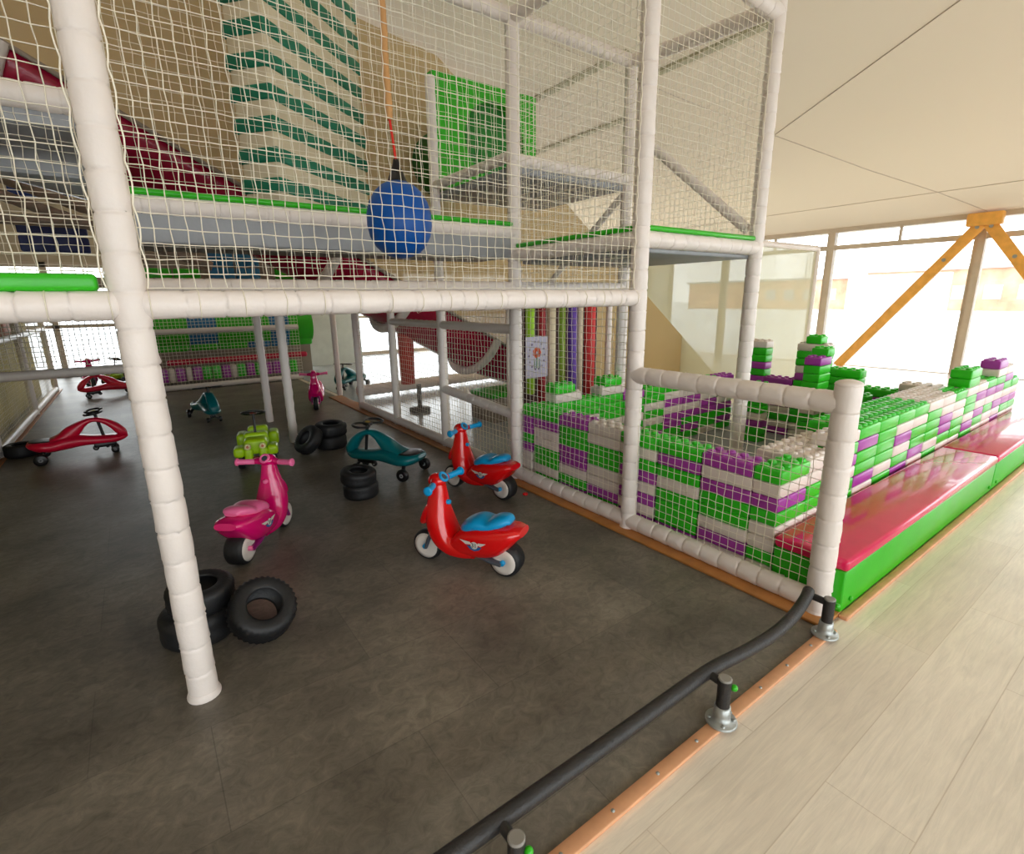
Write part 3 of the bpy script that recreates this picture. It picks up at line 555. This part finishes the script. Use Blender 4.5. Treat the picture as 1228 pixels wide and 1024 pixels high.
def push_car(loc, rz, label):
    t = thing('push_car', label, 'ride on car', loc, rz); m = MB()
    m.rbox((-.26, -.10, .13), (.10, .10, .22), .03, 4); m.rbox((.04, -.095, .13), (.25, .095, .27), .035, 4); m.rbox((.0, -.10, .20), (.12, .10, .30), .03, 4)
    m.rbox((-.30, -.09, .20), (-.2, .09, .29), .03, 4)
    for s in (-1, 1): m.rbox((.12, s*.135-.045, .12), (.28, s*.135+.045, .21), .03, 4); m.rbox((.2, s*.06-.035, .07), (.285, s*.06+.035, .2), .025, 4); m.rbox((-.28, s*.135-.045, .12), (-.08, s*.135+.045, .25), .03, 4)
    m.build('body', LIME, t)
    for s in (-1, 1):
        m = MB(); m.lathe([(0, .028), (.012, .028), (.016, .02)], (.28, s*.06, .215), (1, 0, .25), 16); h = m.build('headlight', mat('lamp_cream', (226, 214, 150), .3), t)
        m = MB(); m.lathe([(.0, .012), (.006, .008)], (.297, s*.06, .219), (1, 0, .25), 12); m.build('bulb', mat('lamp_orange', (200, 90, 30), .3), h)
    m = MB(); m.rbox((.26, -.03, .07), (.285, .03, .12), .008, 2); m.build('grille', mat('dark_red_plastic', (120, 14, 12), .4), t)
    m = MB(); m.tube([(.08, 0, .28), (.03, 0, .46)], .011, 10); m.build('steering_column', BLACK, t)
    m = MB(); ax = (-.35, 0, 1); m.torus((.025, 0, .47), ax, .095, .011, 28, 8)
    for k in range(3): q = k*2.094+.5; m.tube([(.025, 0, .47), (.025+.09*math.cos(q), .09*math.sin(q), .47+.031*math.cos(q))], .009, 6)
    sw = m.build('steering_wheel', BLACK, t); m = MB(); m.lathe([(-.01, .03), (.014, .027)], (.025, 0, .47), ax, 18); m.build('horn_button', mat('dark_red_plastic', (120, 14, 12), .4), sw)
    for x, y in ((.18, .13), (.18, -.13), (-.18, .13), (-.18, -.13)): wheel(TYRE, t, (x, y, .075), .075, .06, DGREY, .5)
    return t
push_car((.76, 5.12, .004), D(-103), 'lime green push car with big black steering wheel behind the magenta scooter')
push_car((-.38, 12.1, .004), D(-130), 'green push car by the rear window beside tyres')

def tyre(loc, R, w, normal, label, treadn=34, smooth=False, spin=0):
    n = treadn*2; m = MB(); prof = []
    k = [(-.46, .50), (-.5, .56), (-.54, .78), (-.47, .92), (-.36, .985), (-.2, 1.0), (-.02, 1.0), (.02, 1.0), (.2, 1.0), (.36, .985), (.47, .92), (.54, .78), (.5, .56), (.46, .50), (.38, .54), (.3, .84), (-.3, .84), (-.38, .54)]
    vs = []
    for i, (h, r) in enumerate(k):
        for j in range(n):
            rr2 = r
            if not smooth and 3 <= i <= 10:
                gap = ((j+(i % 2)) % 2) if i in (5, 6, 7, 8) else (j % 2)
                rr2 = r-(.055 if gap else 0)
            if i in (6, 7): rr2 = r-.02
            q = 2*PI*j/n; vs.append((rr2*R*math.cos(q), rr2*R*math.sin(q), h*w))
    K = len(k); m.add(vs, [(i*n+j, i*n+(j+1) % n, ((i+1) % K)*n+(j+1) % n, ((i+1) % K)*n+j) for i in range(K) for j in range(n)])
    o = m.build('small_tyre', TYRE); o.location = loc; o.rotation_mode = 'QUATERNION'; o.rotation_quaternion = Vector((0, 0, 1)).rotation_difference(Vector(normal).normalized())
    return tag(o, label, 'tyre', 'small play tyres')
tyre((.03, 2.47, .072), .152, .135, (0, 0, 1), 'smooth black tyre at the bottom of the stack behind the padded post', smooth=True)
tyre((.055, 2.47, .196), .136, .105, (.04, -.05, 1), 'treaded black tyre on top of the stack behind the padded post')
tyre((.265, 2.285, .128), .142, .115, (.16, -.62, .75), 'treaded black tyre tilted against the stack by the padded post')
tyre((1.21, 3.66, .059), .13, .11, (0, 0, 1), 'smooth black tyre at the bottom of the pair under the teal car nose', smooth=True)
tyre((1.20, 3.665, .165), .132, .10, (.06, -.1, 1), 'black tyre on top of the pair under the teal car nose', smooth=True)
tyre((1.45, 5.17, .069), .15, .13, (0, 0, 1), 'black tyre at the bottom of the pair by the inner posts')
tyre((1.46, 5.18, .195), .155, .12, (.03, -.05, 1), 'black tyre on top of the pair by the inner posts')
tyre((1.21, 5.10, .135), .15, .11, (-.75, -.2, .62), 'black tyre leaning on the pair by the inner posts')
tyre((-1.10, 6.80, .07), .13, .12, (0, 0, 1), 'black tyre half under the side net behind the crimson car')
tyre((-.15, 11.8, .08), .16, .15, (0, 0, 1), 'black tyre on the floor by the rear window'); tyre((-.15, 11.8, .23), .16, .15, (0, 0, 1), 'black tyre stacked on another by the rear window')
m = MB(); m.lathe([(0, .02), (.008, .021), (.012, .016), (.012, .008), (.006, .006)], (2.21, 2.90, .004), (0, 0, 1), 18); tag(m.build('hub_cap', RED), 'small round red plastic cap lying on the dark floor', 'cap')

# ---------------------------------------------------------------- hanging ball
bx, by = 1.13, 2.48
t = thing('hanging_ball', 'blue inflatable ball hanging by rope inside the upper net', 'ball', (bx, by, 1.65))
m = MB(); m.lathe([(.250, .02), (.244, .05), (.228, .082), (.20, .112), (.155, .140), (.10, .155), (.045, .156), (-.005, .146), (-.05, .122), (-.082, .088), (-.10, .045), (-.106, .003)], (0, 0, .11), (0, 0, 1), 30); m.build('bladder', BALLB, t)
m = MB(); m.lathe([(0, .048), (.03, .036), (.07, .02), (.10, .012)], (0, 0, .355), (0, 0, 1), 18); m.build('neck_cap', BLACK, t)
m = MB(); m.tube([(0, 0, .45), (-.01, 0, .55), (-.02, .0, .64)], .006, 6); m.build('red_string', REDC, t)
m = MB(); m.tube([(-.02+.002*math.sin(i), 0, .62+i*.05) for i in range(22)], [.016+.002*(i % 2) for i in range(22)], 8); m.build('rope', ROPE, t)

# ---------------------------------------------------------------- things behind the nets
# striped padded column
t = thing('striped_column', 'teal and ivory striped padded column standing on the upper deck', 'padded column', (.96, 4.0, 1.95), D(40))
seqn = 0; zz = 0
m = MB(); m.rbox((0, 0, 0), (1.22, .30, 2.1), .03, 3); m.build('core', IVORY, t)
for k in range(11):
    q = MB(); q.rbox((-.012, -.012, .05+k*.19), (1.232, .312, .05+k*.19+.095), .012, 2); q.build('stripe_band', TEAL, t)
# green tunnel entry
t = thing('tunnel_entry', 'green square panel with a round dark tunnel opening in the upper tower', 'tunnel entry', (2.42, 4.46, 2.45))
m = MB(); n = 40; s = .575; vs = []
for y in (0, .12):
    for j in range(n):
        q = 2*PI*j/n; cx, cz = math.cos(q), math.sin(q); k = 1/max(abs(cx), abs(cz)); vs.append((s+cx*k*s, y, .47+cz*k*.47)); vs.append((s+.08+cx*.34, y, .47+cz*.34))
fs = []
for j in range(n):
    a, b = 2*j, 2*((j+1) % n); fs += [(a, b, b+1, a+1), (2*n+a, 2*n+a+1, 2*n+b+1, 2*n+b), (a+1, b+1, 2*n+b+1, 2*n+a+1), (a, 2*n+a, 2*n+b, b)]
m.add(vs, fs, False); m.build('panel', GREEN, t)
m = MB(); m.lathe([(0, .34), (1.2, .34), (1.22, .02)], (s+.08, .1, .47), (0, 1, 0), 32); m.build('tunnel_lining', DARKHOLE, t)
# slide
t = thing('wide_slide', 'wide crimson trough slide with white hoops descending behind the nets', 'slide', (0, 5.6, 0))
P0, P1 = np.array([-1.6, 3.94]), np.array([4.7, .44]); m = MB(); vs = []; NS, NC = 30, 14; wY = 1.15
for i in range(NS+1):
    f = i/NS; x = P0[0]+(P1[0]-P0[0])*f; z = P0[1]+(P1[1]-P0[1])*f+.16*max(0, (f-.85)/.15)**2
    for j in range(NC+1): q = PI*j/NC; vs.append((x-.18*math.sin(q), wY/2-wY/2*math.cos(q), z-.40*math.sin(q)))
fs = [(i*(NC+1)+j, i*(NC+1)+j+1, (i+1)*(NC+1)+j+1, (i+1)*(NC+1)+j) for i in range(NS) for j in range(NC)]
m.add(vs, fs); o = m.build('trough', SLIDE, t); sol = o.modifiers.new('thickness', 'SOLIDIFY'); sol.thickness = .02
for f in (.18, .55, .68, .86):
    x = P0[0]+(P1[0]-P0[0])*f; z = P0[1]+(P1[1]-P0[1])*f; pts = [(x-.19*math.sin(PI*j/16)*1.05, wY/2-(wY/2+.02)*math.cos(PI*j/16), z-.44*math.sin(PI*j/16)) for j in range(17)]
    q = MB(); q.tube(pts, .055, 12); q.build('hoop', WHITE, t)
q = MB(); q.tube([(P0[0], -.02, P0[1]), (P1[0], -.02, P1[1])], .02, 8); q.build('edge_tube', TAUPE, t)
m = MB(); th = .02
def prism(pts, y0, y1):
    k = len(pts); vs = [(x, y0, z) for x, z in pts]+[(x, y1, z) for x, z in pts]
    m.add(vs, [tuple(range(k)), tuple(range(2*k-1, k-1, -1))]+[(i, (i+1) % k, k+(i+1) % k, k+i) for i in range(k)], False)
prism([(-1.6, 3.94), (4.7, .44), (5.2, 0), (8.85, 0), (6.76, 1.47), (3.1, 4.02), (-1.6, 4.72)], -.02, -.01); m.build('side_screen', SCRIM, t)
# multi-coloured rollers
roll = [(3.46, .05, 'lime', (150, 200, 30), .42), (3.62, .045, 'dark red', (150, 24, 36), .1), (3.92, .04, 'olive green', (120, 150, 40), .12), (4.08, .055, 'purple', (96, 60, 160), .12), (4.36, .065, 'red', (200, 44, 44), .30)]
for x, r, cn, rgb, zb in roll:
    m = MB(); m.lathe([(0, r*.8), (.01, r), (1.38-zb, r), (1.39-zb, r*.8)], (0, 0, 0), (0, 0, 1), 18); o = tag(m.build('foam_roller', mat(cn.replace(' ', '_')+'_foam', rgb, .6)), '%s upright foam roller in the row behind the brick wall' % cn, 'foam roller', 'upright foam rollers'); o.location = (x, 4.43, zb)
for i, (x, r) in enumerate(((3.78, .05), (4.22, .035))):
    m = MB(); m.lathe([(0, r*.8), (.01, r), (1.28, r), (1.29, r*.8)], (0, 0, 0), (0, 0, 1), 16); o = tag(m.build('foam_roller', IVORY), ['ivory upright foam roller between the dark red and olive ones', 'ivory upright foam roller between the purple and red ones'][i], 'foam roller', 'upright foam rollers'); o.location = (x, 4.45, .1)
t = thing('roller_stand', 'white padded stand from which the upright foam rollers hang', 'stand', (3.3, 4.45, 0))
padded('post', (-.1, 0, 0), (-.1, 0, 1.42), t, far=True, r=.04); padded('post', (1.4, 0, 0), (1.4, 0, 1.42), t, far=True, r=.04); padded('rail', (-.1, 0, 1.42), (1.4, 0, 1.42), t, far=True, r=.04)
# flower drawing
t = thing('flower_drawing', 'pale sheet with an orange flower drawing hung before the lime roller', 'drawing', (3.3, 4.30, .62))
m = MB(); m.box((0, 0, 0), (.30, .006, .44)); m.build('sheet', mat('pale_lilac_paper', (180, 176, 196), .7), t)
m = MB(); f = lambda x, z, r: m.lathe([(0, r), (.002, r*.9)], (x, -.001, z), (0, -1, 0), 14)
for k in range(7): q = k*.9; f(.15+.035*math.cos(q), .27+.035*math.sin(q), .024)
m.m = 1
for k in range(14): q = k*.45; f(.15+.105*math.cos(q), .24+.15*math.sin(q), .011)
m.m = 2; m.box((.145, -.003, .10), (.155, 0, .24)); m.box((.115, -.003, .10), (.122, 0, .2)); m.box((.18, -.003, .1), (.187, 0, .2))
m.build('flower_print', [mat('orange_ink', (210, 90, 50), .7), mat('grey_violet_ink', (110, 96, 120), .7), mat('green_ink', (50, 120, 50), .7)], t)
# brown curtain wall behind the rollers
m = MB(); m.box((3.62, 4.9, 0), (4.95, 4.94, 1.40)); tag(m.build('foam_curtain', mat('mauve_brown_cloth', (84, 60, 58), .8, var=.2)), 'brown cloth screen behind the lime roller', 'screen')
# red hanging pad
m = MB(); m.lathe([(0, .02), (.01, .09), (.5, .10), (1.1, .10), (1.12, .02)], (0, 0, 0), (0, 0, 1), 20); o = tag(m.build('punch_bag', mat('red_mesh_bag', (196, 52, 40), .6)), 'red hanging punch bag behind the long net side', 'punch bag'); o.location = (2.80, 6.2, .38); 
m = MB(); m.lathe([(0, .14), (.04, .14), (.05, .03), (.36, .03)], (0, 0, 0), (0, 0, 1), 16); o = tag(m.build('bag_stand', mat('dark_stand', (90, 84, 80), .6)), 'low round stand under the red punch bag', 'stand'); o.location = (2.95, 6.2, 0.004)
# white kerb and steps beyond
t = thing('low_barrier', 'long low white padded barrier on the floor behind the net side', 'barrier', (0, 0, 0)); padded('rail', (2.6, 7.6, .12), (6.5, 7.9, .12), t, far=True, r=.09)
m = MB(); m.rbox((3.2, 12.3, 0), (4.4, 12.45, 2.1), .01); tag(m.build('partition_screen', WHITEP), 'plain white partition beside the rear window', 'partition')
t = thing('green_step', 'green padded step under the low end of the slide', 'step', (3.3, 4.95, 0)); m = MB(); m.rbox((0, 0, 0), (1.2, .5, .3), .02); m.build('block', TAUPE, t); m = MB(); m.rbox((-.01, -.01, .3), (1.21, .51, .36), .02); m.build('top_pad', GREEN, t)

# pad wall with toy bricks at the back
pw = thing('pad_wall', 'netted wall of green and blue hanging pads above a red bar', 'pad wall', (0, 10.35, 0))
for z in (.06, 1.0): padded('rail', (.0, 0, z), (2.5, 0, z), pw, far=True, r=.05)
net(pw, (0, 0, .1), (2.5, 0, 0), (0, 0, 1.28), .055, .0032)
cols = [GREEN, BLUEP, GREEN, GREEN, BLUEP, GREEN]; xs = [.0, .75, 1.2, 1.7, 2.1, 2.45, 2.9]
for i in range(6):
    m = MB(); m.tube([(xs[i], .75, 1.0), (xs[i+1], .75, 1.0)], .33, 20); m.build('pad', cols[i], pw); m = MB(); m.rbox((xs[i], .55, .62), (xs[i+1]-.01, .75, .98), .04, 3); m.build('pad', cols[(i+1) % 6] if i % 2 else cols[i], pw)
m = MB(); m.rbox((.35, .3, .40), (2.7, .42, .50), .04, 3); m.build('red_bar', mat('crimson_vinyl', (190, 20, 60), .4), pw)
x = .05; pc = 'PPWPWPGGPWGPGPPGG'
for k, c in enumerate(pc):
    m = MB(); w = .14 if c != 'W' else .09; m.rbox((x, .25, .12), (x+w, .45, .36), .03, 3); m.build('block', BR[CN[c]], pw); x += w+.012
m = MB(); m.box((-.1, 1.2, 0), (3.0, 1.25, 1.4)); m.build('backing', TAUPE, pw)

# upper level clutter seen through the nets
t = thing('tube_slide', 'shiny grey tube slide on the upper level behind the net', 'tube slide', (-2.6, 4.9, 2.6)); m = MB(); m.tube([(0, 0, .05), (1.2, 0, 0), (2.1, .1, -.06), (2.5, .5, -.1)], .26, 24)
m.build('tube', mat('glossy_grey', (186, 196, 204), .18), t)
for x in (.5, 1.3, 2.0): m = MB(); m.torus((x, .02, .02), (1, 0, 0), .265, .02, 24, 6); m.build('flange_ring', GREYPAD, t)
for (a, b, cn, mt, lab) in [((-1.0, 8.9, 2.10), (-.30, 9.0, 2.52), 'window_pad', NAVY, 'navy square window pad on the upper level'), ((-1.0, 8.9, 2.75), (-.4, 9.0, 3.1), 'blue_pad', mat('royal_blue_pad', (40, 70, 150), .5), 'royal blue pad on the upper level above the navy one'),
        ((.2, 8.9, 1.62), (.9, 9.0, 1.95), 'green_pad', GREEN, 'green pad on the upper level behind the ball net'), ((1.0, 8.9, 1.75), (1.7, 9.0, 2.2), 'teal_pad', BLUEP, 'teal blue pad on the upper level behind the slide'), ((1.9, 8.9, 1.5), (2.5, 9.0, 2.1), 'green_pad', GREEN, 'green pad on the upper level near the slide foot')]:
    tt_ = thing(cn, lab, 'pad', ((a[0]+b[0])/2, a[1], a[2])); w = (b[0]-a[0])/2; h = b[2]-a[2]
    for i in (0, 1):
        for j in (0, 1): m = MB(); m.rbox((-w+i*w+.01, 0, j*h/2+.01), (i*w-.01, .1, (j+1)*h/2-.01), .02, 2); m.build('cushion', mt, tt_)
m = MB(); m.rbox((.05, 9.3, 1.452), (3.6, 9.4, 2.35), .02); tag(m.build('glazing_cover_panel', TAUPE), 'taupe panel added behind the upper level pads to hide bright glazing', 'panel')  # added panel, covers the bright strip of rear glazing behind the pads
t = thing('upper_railing', 'taupe padded tubes of the upper level railing behind the nets', 'railing', (0, 7.6, 0))
for a, b in (((-2.4, 0, 3.1), (.9, 0, 1.9)), ((-2.4, 0, 2.35), (1.6, 0, 2.3)), ((-1.6, 0, 3.0), (.1, 0, 2.35)), ((-2.4, 0, 1.7), (2.3, 0, 1.7)), ((.1, 0, 1.45), (.1, 0, 2.35)), ((1.5, 0, 1.45), (1.5, 0, 2.35))): padded('rail', a, b, t, far=True, r=.06, mat_=TAUPE)

# far cage of pale mesh in front of the windows
t = thing('mesh_cage', 'tall pale mesh cage on white posts before the window wall', 'net cage', (0, 0, 0))
for x, y in ((7.75, 4.4), (9.75, 4.4), (7.75, 7.4), (9.75, 7.4), (5.9, 7.4)): padded('post', (x, y, 0), (x, y, 2.22), t, far=True)
padded('rail', (7.75, 4.4, 2.22), (9.75, 4.4, 2.22), t, far=True); padded('rail', (7.75, 4.4, 2.22), (7.75, 7.4, 2.22), t, far=True); padded('rail', (5.9, 7.4, 2.22), (9.75, 7.4, 2.22), t, far=True)
for a, b in (((7.76, 4.39, 0), (9.74, 4.41, 2.2)), ((5.9, 7.39, 0), (9.74, 7.41, 2.2)), ((7.74, 4.42, 0), (7.76, 7.38, 2.2))): m = MB(); m.box(a, b); m.build('mesh_panel', SCRIM2, t)
